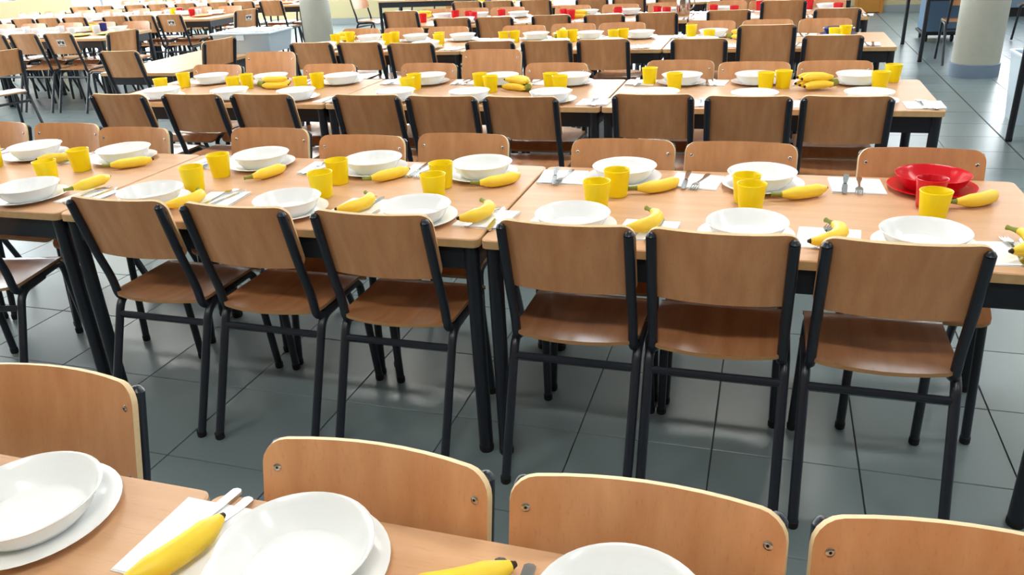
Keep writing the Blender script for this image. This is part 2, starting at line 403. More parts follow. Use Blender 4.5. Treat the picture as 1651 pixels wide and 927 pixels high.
# ---------------------------------------------------------------- chairs
ZT = .825
def chair_meshes(zt, hb):
    """school chair; sits facing +y, origin on the floor under the seat"""
    zb = zt-hb; yt = -.225; hw = .188; rc = .036; sag = .030
    lean = .27                          # y per z on the backrest
    us = sorted(set([round(s*(hw-rc+rc*math.sin(a)), 5) for a in [PI/2*k/5 for k in range(6)] for s in (-1, 1)]+[hw*t for t in (-.6, -.4, -.2, 0, .2, .4, .6)]))
    def vf(u):
        d = max(0, abs(u)-(hw-rc)); c = rc-math.sqrt(max(rc*rc-d*d, 0)); return zb+c, zt-c
    def pl(u, v):
        y = yt-lean*(v-zt)*-1*-1 if False else yt+lean*(zt-v)*.9
        y -= sag*(1-(u/hw)**2)
        return (u, y, v), Vector((-2*sag*u/hw**2, 1, lean*.9)).normalized()
    back = mesh('backrest', panel(us, vf, pl, 6, .011), ['beech_upright', 'ply_edge'])
    # seat: straight front rolled down, rear edge bowed backwards, shallow dish
    sw = .186; zs = .447
    def sf(u):
        d = max(0, abs(u)-(sw-.04)); c = .04-math.sqrt(max(.0016-d*d, 0)); return -.158-.050*(1-(u/sw)**2)+c, .195-c*.5
    def sp(u, v):
        z = zs-.010*(1-(u/sw)**2)*max(0, 1-((v+.03)/.16)**2)
        if v > .13: z -= .9*(v-.13)**1.35*1.6
        if v < -.12: z += .10*(v+.12)**2*8
        return (u, v, z), (0, 0, 1)
    us2 = sorted(set([round(s*(sw-.04+.04*math.sin(a)), 5) for a in [PI/2*k/5 for k in range(6)] for s in (-1, 1)]+[sw*t for t in (-.55, -.3, 0, .3, .55)]))
    seat = mesh('seat', panel(us2, sf, sp, 14, .011), ['beech_seat', 'seat_edge_shaded'])
    rt = .0142
    out = {'backrest': back, 'seat': seat}
    def yb(z): return yt+lean*.9*(zt-z)
    off = -.0215
    for s, nm in ((-1, 'l'), (1, 'r')):
        px = s*.174
        pts = [(px, yb(zt-.022)+off, zt-.022), (px, yb(zb+.02)+off, zb+.02), (px, -.158, .50), (px, -.150, .418), (px, -.03, .424)]
        g = tube(fillet(pts, .055, 6), rt)
        cap = lathe([(0, .012), (rt*.6, .009), (rt, 0)], 10)
        cap = ([(x+px, y+yb(zt-.022)+off, z+zt-.022) for x, y, z in cap[0]], cap[1], cap[2])
        spc = [tube([(px, yb(z)+off+.004, z), (px, yb(z)-.0085, z)], .0105, 8) for z in (zt-.045, zb+.04)]
        out['post_'+nm] = mesh('back_post', join(g, cap, *spc), 'steel_paint', angle=50)
        x2 = s*.1845; x3 = s*.172
        out['rear_'+nm] = mesh('leg', tube(fillet([(x2*.995, -.302, .012), (x2, -.135, .420), (x2, .0, .4255)], .045, 6), rt), 'steel_paint', angle=50)
        out['front_'+nm] = mesh('leg', tube(fillet([(x3, -.03, .424), (x3, .145, .430), (s*.182, .183, .012)], .045, 6), rt), 'steel_paint', angle=50)
    out['stretcher'] = mesh('stretcher', tube([(-.183, -.1575, .365), (.183, -.1575, .365)], .0115, 10), 'steel_paint')
    out['front_rail'] = mesh('seat_rail', tube([(-.172, .10, .4285), (.172, .10, .4285)], .0095, 8), 'steel_paint')
    out['foot'] = mesh('rubber_foot', lathe([(0, 0), (.0135, 0), (.0158, .004), (.0158, .022), (.0143, .024)], 12), 'rubber')
    sc = lathe([(.0065, 0), (.0065, .0016), (.0048, .0026), (.0022, .0026), (.0020, .0010), (0, .0010)], 12)
    sc = (sc[0], sc[1], [1 if max(abs(sc[0][i][0])+abs(sc[0][i][1]) for i in q) < .0032 else 0 for q in sc[1]])  # socket faces turned black, the hole's shade put into the colour
    out['screw'] = mesh('screw', sc, ['zinc', 'black'], angle=50)
    out['screw_pos'] = [(s*.166, z, pl(s*.166, z)) for s in (-1, 1) for z in (zt-.045, zb+.04)]
    out['sticker_pos'] = pl(.02, (zt+zb)/2+.01)
    return out
CH = {'normal': chair_meshes(ZT, .215), 'tall': chair_meshes(.90, .262)}
stick = mesh('sticker', box(-.05, .05, -.0004, .0004, -.035, .035), 'sticker', False)
ink = mesh('printed_figures', join(box(-.040, -.012, -.0004, .0004, -.012, .018), box(-.006, .010, -.0004, .0004, .002, .022), box(.014, .040, -.0004, .0004, -.010, .018), box(-.035, .035, -.0004, .0004, -.028, -.022)), 'sticker_ink', False)
chairs = []
def chair(x, y, yaw, label, group, kind='normal', detail=2, sticker=False):
    m = CH[kind]; e = empty('dining_chair', (x, y, 0), yaw, label, 'chair', group)
    put('seat', m['seat'], e); b = put('backrest', m['backrest'], e)
    for q in 'lr':
        put('back_post', m['post_'+q], e)
        for nm in ('front_', 'rear_'):
            l = put('leg', m[nm+q], e)
            if detail > 1:
                s = -1 if q == 'l' else 1
                fx, fy = (s*.182, .183) if nm == 'front_' else (s*.1836, -.302)
                put('rubber_foot', m['foot'], l, (fx, fy, 0))
    put('stretcher', m['stretcher'], e); put('seat_rail', m['front_rail'], e)
    if detail > 1:
        for sx, z, (p, n) in m['screw_pos']:
            put('screw', m['screw'], b, Vector(p)+Vector(n)*.0055, Vector(n).to_track_quat('Z', 'Y').to_euler())
    if sticker:
        p, n = m['sticker_pos']; n = Vector(n)
        q = (-n).to_track_quat('Y', 'Z').to_euler()
        s = put('sticker', stick, b, Vector(p)-n*.0065, q); put('printed_figures', ink, s, (0, .0006, 0))
    chairs.append(e); return e
def seat_spot(px, py, ynom, kind, tilt):
    """centre of the backrest's top edge in the photo -> where it stands; the row fixes how far away"""
    c = at(px, py, Z=ZT if kind == 'normal' else .90)
    m = (.032 if kind == 'tall' else 0)+.0035*abs(tilt)
    lo, hi = (ynom[0], ynom[1]-m) if ynom[2] > 0 else (ynom[0]+m, ynom[1])
    return at(px, py, Y=min(max(c[1], lo), hi))[:2]
def seat_row(r, side, lst, ynom):
    face = 1 if side == 'N' else -1
    kinds = [q[2] if len(q) > 2 else 'normal' for q in lst]
    P = [seat_spot(q[0], q[1], ynom, kd, q[3] if len(q) > 3 else 0) for q, kd in zip(lst, kinds)]
    legs = [SEAM[r]+L/2-k*(L+.004)+o*(L/2-.032) for k in range(3) for o in (-1, 1)]
    for _ in range(60):                                  # no two neighbours closer than their frames are wide
        for i in range(len(P)-1):
            g = .4045-(P[i+1][0]-P[i][0])
            if g > 0: P[i][0] -= g/2; P[i+1][0] += g/2
        for p, q in zip(P, lst):
            keep = .2275+(.006*abs(q[3]) if len(q) > 3 else 0)
            for l in legs:
                if abs(p[0]-l) < keep: p[0] = l+math.copysign(keep+.0005, p[0]-l)
    for i, (q, kd) in enumerate(zip(lst, kinds)):
        k = len(lst)-i-1
        tilt = q[3] if len(q) > 3 else random.uniform(-.6, .6)
        yaw = (0 if face > 0 else PI)+math.radians(tilt)
        lab = '%s chair on %s side of %s, %s from the right' % ('taller beech' if kd == 'tall' else 'beech and black steel', 'near' if face > 0 else 'far', ROWN[r], ORD[k])
        e = chair(P[i][0]-math.sin(yaw)*.235, P[i][1]+math.cos(yaw)*.235, yaw, lab, 'beech dining chairs', kd, 2 if r < 4 else 1)
        CX[r, side, k] = e.location.x
# how far from the table edge a backrest may stand (nearest, farthest)
NEAR = {r: (FRONT[r]-.19, FRONT[r]-.05, 1) for r in (2, 3, 4, 5, 6)}
FAR = {r: (FRONT[r]+D+.05, FRONT[r]+D+.16, -1) for r in (1, 2, 3, 4, 5)}
# (pixel x of the top edge's centre, pixel y of its ends, kind, turn)
NROW = {
 2: [(181, 314), (372, 325), (594, 341), (908, 357), (1162, 371), (1464, 387)],
 3: [(188, 153), (306, 151), (419, 151), (589, 152), (713, 154), (835, 155), (1052, 151), (1207, 154), (1367, 154)],
 4: [(500, 67), (578, 68), (661, 69), (789, 66), (880, 65), (972, 63), (1127, 62), (1237, 39, 'tall'), (1344, 56)],
 5: [(645, 19, 'tall'), (728, 29), (803, 27), (888, 24), (974, 23), (1060, 20), (1175, 16), (1264, 0, 'tall'), (1351, 13)],
 6: [(752, 2), (802, 1), (863, 0), (954, -2), (1014, -3), (1085, -4), (1190, -6), (1260, -7)]}
FROW = {
 1: [(606, 731), (1049, 792), (1560, 862)],
 2: [(-12, 197), (109, 199), (217, 206), (435, 207), (585, 220), (747, 216), (1005, 225), (1195, 230), (1486, 242)],
 3: [(344, 108), (434, 85, 'tall'), (532, 104), (693, 103, 'normal', -3), (790, 86, 'tall'), (898, 104), (1099, 97), (1215, 100), (1347, 98)],
 4: [(583, 46), (652, 45), (723, 43), (845, 41), (923, 38), (986, 33, 'normal', 3), (1144, 33), (1238, 30, 'normal', 2), (1331, 29)],
 5: [(699, 17), (756, 15), (816, 13), (924, 9), (1001, 7), (1076, 4), (1173, 1), (1241, 0), (1330, -2)]}
CX = {}
for r, lst in NROW.items(): seat_row(r, 'N', lst, NEAR[r])
for r, lst in FROW.items(): seat_row(r, 'F', lst, FAR[r])
p = at(222, 618, Z=ZT); chair(p[0]-.188, p[1]-.235, PI, 'beech and black steel chair on far side of nearest row, fourth from the right', 'beech dining chairs')
chair(-2.76, 2.07, .24, 'beech and black steel chair on near side of second row at left frame edge', 'beech dining chairs')

# ---------------------------------------------------------------- tableware
mesh_bowl = lambda n, m: mesh(n, lathe([(0, .004), (.068, .004), (.072, 0), (.0765, .004), (.090, .018), (.101, .039), (.1065, .0445), (.108, .0465), (.1065, .0478), (.1035, .0460), (.098, .038), (.087, .0205), (.074, .0080), (0, .0065)], 44), m)
mesh_plate = lambda n, m: mesh(n, lathe([(0, .003), (.078, .003), (.081, 0), (.085, .003), (.100, .0080), (.126, .0150), (.1280, .0165), (.1255, .0170), (.099, .0110), (.083, .0065), (0, .0060)], 44), m)
mesh_cup = lambda n, m: mesh(n, lathe([(0, .003), (.028, .003), (.030, 0), (.0325, .002), (.0335, .006), (.0418, .083), (.0428, .084), (.0428, .0865), (.041, .087), (.0395, .084), (.0318, .007), (0, .006)], 32), m)
BOWL = {c: mesh_bowl('soup_bowl', c) for c in ('white_melamine', 'red_plastic', 'blue_plastic')}
PLATE = {c: mesh_plate('plate', c) for c in ('white_melamine', 'red_plastic', 'blue_plastic', 'green_plastic', 'orange_plastic')}
CUP = {c: mesh_cup('cup', c) for c in ('yellow_plastic', 'red_plastic', 'blue_plastic', 'clear_plastic')}
CN = {'white_melamine': 'white', 'red_plastic': 'red', 'blue_plastic': 'dark blue', 'yellow_plastic': 'yellow', 'clear_plastic': 'translucent', 'green_plastic': 'green', 'orange_plastic': 'orange'}
nap = mesh('napkin', join(bbox(-.08, .08, -.082, .082, 0, .0012, .0004), ([(x+.003*y, y, z+.0014+.004*max(0, x/.08)**2) for x, y, z in bbox(-.078, .079, -.08, .08, 0, .001, .0003)[0]], bbox(-.078, .079, -.08, .08, 0, .001, .0003)[1], [0]*26)), 'paper', False)
def flat(outline, zf, th):
    """thin solid from left/right outline samples: (y, xl, xr); zf(y) is the height of its underside"""
    v, f = [], []
    for y, a, b in outline:
        z = zf(y); v += [(a, y, z), (b, y, z), (b, y, z+th), (a, y, z+th)]
    n = len(outline)
    for i in range(n-1):
        o = 4*i
        for k in range(4): f.append((o+k, o+(k+1) % 4, o+4+(k+1) % 4, o+4+k))
    f += [(3, 2, 1, 0), (4*n-4, 4*n-3, 4*n-2, 4*n-1)]
    return V(v, f)
fz = lambda y: .0008+.006*max(0, math.sin((y+.02)*PI/.11)) if y > -.02 else .0008+.002*max(0, (y+.02)/-.08)*0
fork_h = mesh('handle', flat([(-.098, -.004, .004), (-.094, -.0085, .0085), (-.075, -.0088, .0088), (-.04, -.0045, .0045), (.0, -.0032, .0032), (.03, -.0034, .0034)], fz, .0024), 'cutlery')
fork_t = mesh('tines', join(flat([(.03, -.0034, .0034), (.040, -.009, .009), (.05, -.0115, .0115), (.058, -.0118, .0118)], fz, .0022),
     *[flat([(.058, x-.0018, x+.0018), (.085, x-.0016, x+.0016), (.100, x-.0007, x+.0007)], fz, .0018) for x in (-.0099, -.0033, .0033, .0099)]), 'cutlery')
knife_h = mesh('handle', flat([(-.105, -.004, .004), (-.101, -.0085, .0085), (-.06, -.0085, .0085), (-.02, -.0062, .0062), (.0, -.005, .005)], lambda y: .0006, .0045), 'cutlery')
knife_b = mesh('blade', flat([(.0, -.005, .005), (.01, -.008, .007), (.06, -.0095, .008), (.09, -.0095, .006), (.103, -.006, .0), (.108, -.003, -.002)], lambda y: .0022, .0012), 'cutlery')
ZN = HT+.0036
def cutlery(kind, x, y, rz, label, z=ZN):
    e = empty(kind, (x, y, z), rz, label, kind, 'steel forks' if kind == 'fork' else 'steel knives')
    put('handle', fork_h if kind == 'fork' else knife_h, e); put('tines' if kind == 'fork' else 'blade', fork_t if kind == 'fork' else knife_b, e)
    return e
def banana_geo(seg=18, Lb=.16, bend=1.0, r=.0205):
    """curved, ridged, tapering; lies on its side, the curve in the xy plane, stem at -x, belly towards -y"""
    R = Lb/abs(bend); sg = 1 if bend > 0 else -1; pts, rad = [], []
    for k in range(seg+1):
        t = k/seg; a = (t-.5)*abs(bend)
        pts.append(Vector((R*math.sin(a), sg*R*(1-math.cos(a)), 0)))
        rad.append(r*min(1, .40+2.6*t, .36+3.0*(1-t))**.8*(1-.08*(2*t-1)**2))
    v, f = [], []; m = 10
    for k, p in enumerate(pts):
        d = (pts[min(k+1, seg)]-pts[max(k-1, 0)]).normalized(); a = Vector((-d.y, d.x, 0)); b = Vector((0, 0, 1))
        for j in range(m):
            th = 2*PI*j/m; q = rad[k]*(1.0 if j % 2 == 0 else .94)
            v.append(tuple(p+(a*math.cos(th)+b*math.sin(th))*q+Vector((0, 0, r*.99))))
    for k in range(seg):
        for j in range(m): f.append((k*m+j, k*m+(j+1) % m, (k+1)*m+(j+1) % m, (k+1)*m+j))
    f += [tuple(range(m))[::-1], tuple(seg*m+j for j in range(m))]
    up = Vector((0, 0, r*.99)); q0 = pts[0]+up; d0 = (pts[0]-pts[1]).normalized()
    stem = tube([q0-d0*.002, q0+d0*.010, q0+d0*.022+Vector((0, sg*.003, 0)), q0+d0*.029+Vector((0, sg*.005, 0))], [rad[0]*.97, .0068, .0056, .0075], 8)
    q1 = pts[-1]+up; d1 = (pts[-1]-pts[-2]).normalized()
    tip = tube([q1-d1*.002, q1+d1*.005, q1+d1*.008], [rad[-1]*.97, .0048, .0038], 8)
    return V(v, f), stem, tip, [(p.x, p.y) for p in pts]
BANS = {}
for nm, bend, lb in (('slight', .55, .155), ('bowed', 1.15, .165), ('hooked', -1.95, .185)):
    g = banana_geo(bend=bend, Lb=lb)
    BANS[nm] = [mesh('peel', g[0], 'banana_peel', angle=60), mesh('stem', g[1], 'banana_stem', angle=60), mesh('tip', g[2], 'banana_tip')], g[3]
BAN = BANS['bowed'][0]
NAPS = []
DISC = []                    # what already stands on the tables: (x, y, radius)
def clear(pts, rad, lo=None, hi=None):
    """slide a footprint (sample points with a radius) off whatever it would stand in"""
    pts = np.array(pts, float); ds = np.array(DISC)
    for rad_o in np.arange(0, .42, .008):
        for k in range(1 if rad_o == 0 else 28):
            o = np.array([math.cos(k*2*PI/28+.3), math.sin(k*2*PI/28+.3)])*rad_o; p = pts+o
            if lo is not None and (p[:, 1].min() < lo or p[:, 1].max() > hi): continue
            if len(ds) == 0: return o
            g = np.hypot(p[:, None, 0]-ds[None, :, 0], p[:, None, 1]-ds[None, :, 1])-ds[None, :, 2]-rad-.002
            if g.min() >= 0: return o
    return np.zeros(2)
def banana(x, y, z, rz, label, kind='bowed', keep=False):
    ms, sp = BANS[kind]; c, s_ = math.cos(rz), math.sin(rz)
    P = [(x+a*c-b*s_, y+a*s_+b*c) for a, b in sp]
    if not keep:
        o = clear(P, .021); x += o[0]; y += o[1]; P = [(a+o[0], b+o[1]) for a, b in P]
    for a, b in P[::3]: DISC.append((a, b, .02))
    e = empty('banana', (x, y, z), rz, label, 'banana', 'bananas on the tables')
    for n, me in zip(('peel', 'stem', 'tip'), ms): put(n, me, e)
    return e
def bunch(px, py, rz, r, label, n=4):
    q = at(px, py, Z=HT); rz = math.radians(rz); c, s_ = math.cos(rz), math.sin(rz)
    lo, hi = FRONT[r]+.03, FRONT[r]+D-.03
    P = [(q[0]+a*c-b*s_, q[1]+a*s_+b*c) for a in (-.10, -.06, -.02, .02, .06, .085) for b in (-.035, 0, .035)]
    o = np.zeros(2); ys = [b for a, b in P]
    if min(ys)-.03 < lo: o[1] = lo-min(ys)+.03
    if max(ys)+.03 > hi: o[1] = hi-max(ys)-.03
    P = [(a+o[0], b+o[1]) for a, b in P]; o2 = clear(P, .026, lo, hi)
    x, y = q[0]+o[0]+o2[0], q[1]+o[1]+o2[1]
    for a, b in P: DISC.append((a+o2[0], b+o2[1], .026))
    on = any(abs(a+o2[0]-u) < .12 and abs(b+o2[1]-v_) < .12 for a, b in P for u, v_ in NAPS)
    e = empty('banana_bunch', (x, y, HT+(.0105 if on else 0)), rz, label, 'bananas', 'banana bunches')
    for k in range(n):
        lay, j = divmod(k, 3)
        b = put('banana', BAN[0], e, (0, -.042+.036*j+.018*lay, .0005+.033*lay), (0, 0, math.radians(-9+9*j)))
        put('tip', BAN[2], b)
    put('crown', mesh('crown', tube([(-.070, .012, .020), (-.092, .024, .026), (-.108, .030, .034)], [.022, .018, .012], 9), 'banana_stem', angle=60), e)
    return e
def single(name, me, x, y, z, label, cat, group, rz=0):
    return tag(put(name, me, None, (x, y, z), (0, 0, rz)), label, cat, group)

def where(r, side, k):
    return '%s side of %s, %s setting from right' % ('near' if side == 'N' else 'far', ROWN[r], ORD[k])
def setting(r, side, k, bowl=None, plate=None, cup=None, col='white_melamine', cupcol='yellow_plastic', napkin=True, cut=True, ban=None, nap_px=None):
    """one place at a table. bowl/plate/cup/ban/nap_px: photo pixels of the thing's middle at its own height"""
    s = 1 if side == 'N' else -1
    edge = FRONT[r] if side == 'N' else FRONT[r]+D
    wl = where(r, side, k)
    if bowl: b = at(bowl[0], bowl[1], Z=HT+.058)
    else: b = np.array([CX[r, side, k], edge+s*.145, 0])
    lo, hi = edge+.126 if s > 0 else edge-.16, edge+.16 if s > 0 else edge-.126
    by = min(max(b[1], lo), hi); b = np.array([b[0], by])
    pl = b.copy()
    if plate: q = at(plate[0], plate[1], Z=HT+.012); d = np.clip(q[:2]-b, -.004, .004); pl = b+d; pl[1] = min(max(pl[1], FRONT[r]+.125), FRONT[r]+D-.125)
    single('plate', PLATE[col], pl[0], pl[1], HT+.0002, '%s dinner plate under the bowl, %s' % (CN[col], wl), 'plate', 'plates laid on the rows')
    single('soup_bowl', BOWL[col], b[0], b[1], HT+.0068, '%s soup bowl, %s' % (CN[col], wl), 'bowl', 'soup bowls laid on the rows')
    DISC.append((pl[0], pl[1], .128))
    c = at(cup[0], cup[1], Z=HT+.044)[:2] if cup else np.array([b[0]+.03*s, b[1]+s*.185])
    cups.append((c, r, cupcol, wl))
    n = None
    if napkin:
        n = at(nap_px[0], nap_px[1], Z=HT)[:2] if nap_px else np.array([b[0]+s*.225, edge+s*.115])
        a = random.uniform(-.12, .12)
        if abs(n[0]-pl[0]) < .212: n[0] = pl[0]+s*.212
        NAPS.append((n[0], n[1]))
        single('napkin', nap, n[0], n[1], HT+.0003, 'white paper napkin, %s' % wl, 'napkin', 'paper napkins laid on the rows', a+(0 if s > 0 else PI))
        if cut:
            a0 = 0 if s > 0 else PI
            cutlery('fork', n[0]-s*.012+random.uniform(-.006, .006), n[1]+s*.012, a0+random.uniform(-.25, .12), 'steel fork on the napkin, %s' % wl)
            cutlery('knife', n[0]+s*.030+random.uniform(-.006, .006), n[1]-s*.004, a0+random.uniform(-.15, .22), 'steel knife on the napkin, %s' % wl)
    if ban: bananas.append((ban, n, wl))
def lay_cups():
    for c, r, col, wl in cups:
        lo, hi = FRONT[r]+.05, FRONT[r]+D-.05
        c[1] = min(max(c[1], lo), hi); c = c+clear([c], .043, lo, hi); DISC.append((c[0], c[1], .043))
        single('cup', CUP[col], c[0], c[1], HT+.0002, '%s plastic cup, %s' % (CN[col], wl), 'cup', 'plastic cups laid on the rows')
    cups.clear()
def lay_bananas():
    for (x0, y0, x1, y1, kind), n, wl in bananas:
        a, b = at(x0, y0, Z=HT+.018), at(x1, y1, Z=HT+.018); q = (a+b)/2; rz = math.atan2(b[1]-a[1], b[0]-a[0])
        sp = BANS[kind][1]; h = sp[0][1]; q = q-np.array([-math.sin(rz)*h, math.cos(rz)*h, 0])
        on = n is not None and abs(q[0]-n[0]) < .15 and abs(q[1]-n[1]) < .15
        banana(q[0], q[1], HT+(.0092 if on else .0005), rz, 'ripe yellow banana, %s' % wl, kind)
    bananas.clear()
bananas = []
cups = []
# second row: k counts from the right-hand end
Wc = 'white_melamine'
setting(2, 'F', 0, (1505, 277), (1500, 297), (1510, 300), 'red_plastic', 'red_plastic', ban=(1540, 325, 1588, 314, 'bowed'), nap_px=(1396, 301))
setting(2, 'F', 1, (1229, 274), (1230, 288), (1221, 297), ban=(1264, 313, 1328, 304, 'slight'), nap_px=(1138, 294))
setting(2, 'F', 2, (1007, 264), (998, 279), (1003, 290), ban=(1030, 304, 1090, 292, 'bowed'), nap_px=(921, 287))
setting(2, 'F', 3, (775, 260), (765, 274), (733, 278), ban=(778, 293, 833, 281, 'bowed'), nap_px=(689, 276))
setting(2, 'F', 4, (601, 252), (597, 266), (567, 271), ban=(600, 284, 654, 271, 'slight'), nap_px=(528, 272))
setting(2, 'F', 5, (420, 245), (420, 258), (375, 263), ban=(407, 282, 454, 267, 'slight'), nap_px=(346, 263))
setting(2, 'F', 6, (200, 236), (205, 250), (146, 255), ban=(193, 262, 255, 253, 'slight'), nap_px=(127, 256))
setting(2, 'F', 7, (56, 232), (62, 244), (4, 250), ban=(115, 255, 60, 258, 'slight'))
setting(2, 'N', 0, (1495, 372), (1490, 385), (1506, 331), nap_px=(1630, 410), ban=(1640, 383, 1632, 408, 'hooked'))
setting(2, 'N', 1, (1205, 353), (1203, 368), (1211, 318), nap_px=(1312, 385), ban=(1338, 371, 1312, 391, 'hooked'))
setting(2, 'N', 2, (922, 341), (928, 355), (962, 313), nap_px=(1040, 372), ban=(1046, 350, 1017, 369, 'hooked'))
setting(2, 'N', 3, (664, 331), (668, 345), (699, 301), nap_px=(757, 352), ban=(783, 333, 742, 357, 'hooked'))
setting(2, 'N', 4, (462, 316), (467, 330), (518, 297), nap_px=(552, 333), ban=(592, 321, 548, 341, 'hooked'))
setting(2, 'N', 5, (241, 303), (245, 316), (311, 287), nap_px=(350, 322), ban=(312, 312, 276, 326, 'hooked'))
setting(2, 'N', 6, (30, 300), (34, 312), (75, 277), nap_px=(112, 316), ban=(84, 307, 122, 295, 'slight'))
lay_cups(); lay_bananas()
# third row
for k, bx, by, cx, cy in ((0, 1384, 116, 1407, 118), (1, 1219, 117, 1233, 122), (2, 1100, 118, 1087, 123), (3, 920, 120, 902, 128), (4, 806, 119, 789, 127), (5, 690, 119, 678, 129), (6, 545, 121, 514, 130), (7, 434, 120, 398, 131), (8, 335, 121, 300, 129)):
    setting(3, 'F', k, (bx, by), (bx+4, by+6), (cx, cy))
for k, bx, by, cx, cy in ((0, 1402, 145, 1410, 126), (1, 1217, 147, 1237, 128), (2, 1060, 145, 1091, 130), (3, 884, 148, 903, 135), (4, 752, 147, 791, 135), (5, 630, 147, 657, 138), (6, 463, 148, 485, 136), (7, 352, 148, 376, 136), (8, 234, 149, 260, 138)):
    setting(3, 'N', k, (bx, by), None, (cx, cy))
lay_cups()
for x, y, rz, n, nm in ((1296, 134, 200, 5, 'right-hand'), (838, 134, 150, 5, 'middle'), (447, 131, 20, 4, 'left-hand')):
    bunch(x, y+3, rz, 3, 'bunch of ripe bananas on the %s table of third row' % nm, n)
# fourth row
for k, bx, by, cx, cy in ((0, 1353, 44, 1364, 50), (1, 1245, 44, 1262, 50), (2, 1150, 47, 1138, 50), (3, 1028, 53, 1012, 55), (4, 943, 55, 928, 57), (5, 855, 56, 830, 59), (6, 737, 57, 709, 61), (7, 661, 58, 643, 60), (8, 586, 59, 564, 60)):
    setting(4, 'F', k, (bx, by), None, (cx, cy), 'blue_plastic' if k == 0 else Wc)
for k in range(9): setting(4, 'N', k, None, None, {3: (997, 57), 4: (907, 59), 5: (820, 60), 7: (624, 63), 8: (541, 64)}.get(k))
lay_cups()
for x, y, rz, nm in ((1182, 58, 10, 'right-hand'), (868, 62, 100, 'middle'), (593, 63, 20, 'left-hand')):
    bunch(x, y+3, rz, 4, 'bunch of ripe bananas on the %s table of fourth row' % nm, 4)
# fifth row: red cups
for k, bx, by, cx, cy in ((0, 1335, 4, 1320, 6), (1, 1255, 6, 1240, 8), (2, 1160, 13, 1153, 15), (3, 1078, 16, 1060, 18), (4, 1010, 17, 998, 19), (5, 938, 20, 921, 23), (6, 828, 21, 815, 22), (7, 764, 22, 757, 25), (8, 700, 25, 682, 29)):
    setting(5, 'F', k, (bx, by), None, (cx, cy), Wc, 'red_plastic')
for k in range(8): setting(5, 'N', k, None, None, {5: (909, 22), 6: (733, 24)}.get(k), Wc, 'red_plastic')
jug = at(1098, 24, Z=HT)[:2]; jug = jug+clear([jug], .072, FRONT[5]+.09, FRONT[5]+D-.09); DISC.append((jug[0], jug[1], .110))
lay_cups()
for x, y, rz, nm in ((961, 20, 170, 'middle'), (707, 27, 20, 'left-hand')):
    bunch(x, y+3, rz, 5, 'bunch of bananas on the %s table of fifth row' % nm, 4)
for k in range(3, 8): setting(6, 'N', k, cut=False)
lay_cups()
q = jug
e = empty('water_jug', (q[0], q[1], HT), 0, 'tall polished steel water jug on right-hand table of fifth row', 'jug')
put('body', mesh('body', lathe([(0, .0005), (.062, .0005), (.066, .01), (.064, .12), (.055, .18), (.052, .22), (.056, .235), (.053, .235), (.050, .2), (0, .19)], 36), 'jug_steel'), e)
put('handle', mesh('handle', tube(fillet([(.05, 0, .20), (.10, 0, .20), (.105, 0, .08), (.064, 0, .05)], .03), .007, 8), 'jug_steel'), e)
# nearest row
setting(1, 'F', 2, (478, 866), (485, 872), None, napkin=False, cut=False)
setting(1, 'F', 3, (38, 792), (60, 795), None, napkin=False, cut=False)
setting(1, 'F', 1, (1005, 952), (1008, 958), None, napkin=False, cut=False)
lay_cups()
q = at(308, 868, Z=HT); single('napkin', nap, q[0]+.012, q[1]-.005, HT+.0003, 'white paper napkin by the table seam, nearest row', 'napkin', 'paper napkins laid on the rows', -.03)
q = at(352, 838, Z=HT); cutlery('knife', q[0]-.022, q[1]-.04, PI-.16, 'steel knife with its handle over the far edge of the nearest table')
cutlery('fork', q[0]+.008, q[1]-.045, PI-.16, 'steel fork lying under the banana on the nearest table')
a, b = at(262, 930, Z=HT+.03), at(384, 846, Z=HT+.03)
banana((a[0]+b[0])/2-.004, (a[1]+b[1])/2-.03, HT+.0092, math.atan2(b[1]-a[1], b[0]-a[0]), 'large banana lying across the napkin on the nearest table', 'slight')
a, b = at(690, 935, Z=HT+.018), at(794, 914, Z=HT+.018)
banana((a[0]+b[0])/2-.03, (a[1]+b[1])/2-.03, HT+.0005, math.atan2(b[1]-a[1], b[0]-a[0]), 'banana at the lower edge between two bowls of the nearest row', 'slight')
q = at(820, 915, Z=HT); cutlery('fork', q[0]-.004, q[1]-.085, PI+.10, 'fork with its handle end showing on nearest table by the frame edge', HT+.0003)
q = at(858, 918, Z=HT); cutlery('knife', q[0], q[1]-.10, PI+.03, 'knife with its handle end showing on nearest table by the frame edge', HT+.0003)

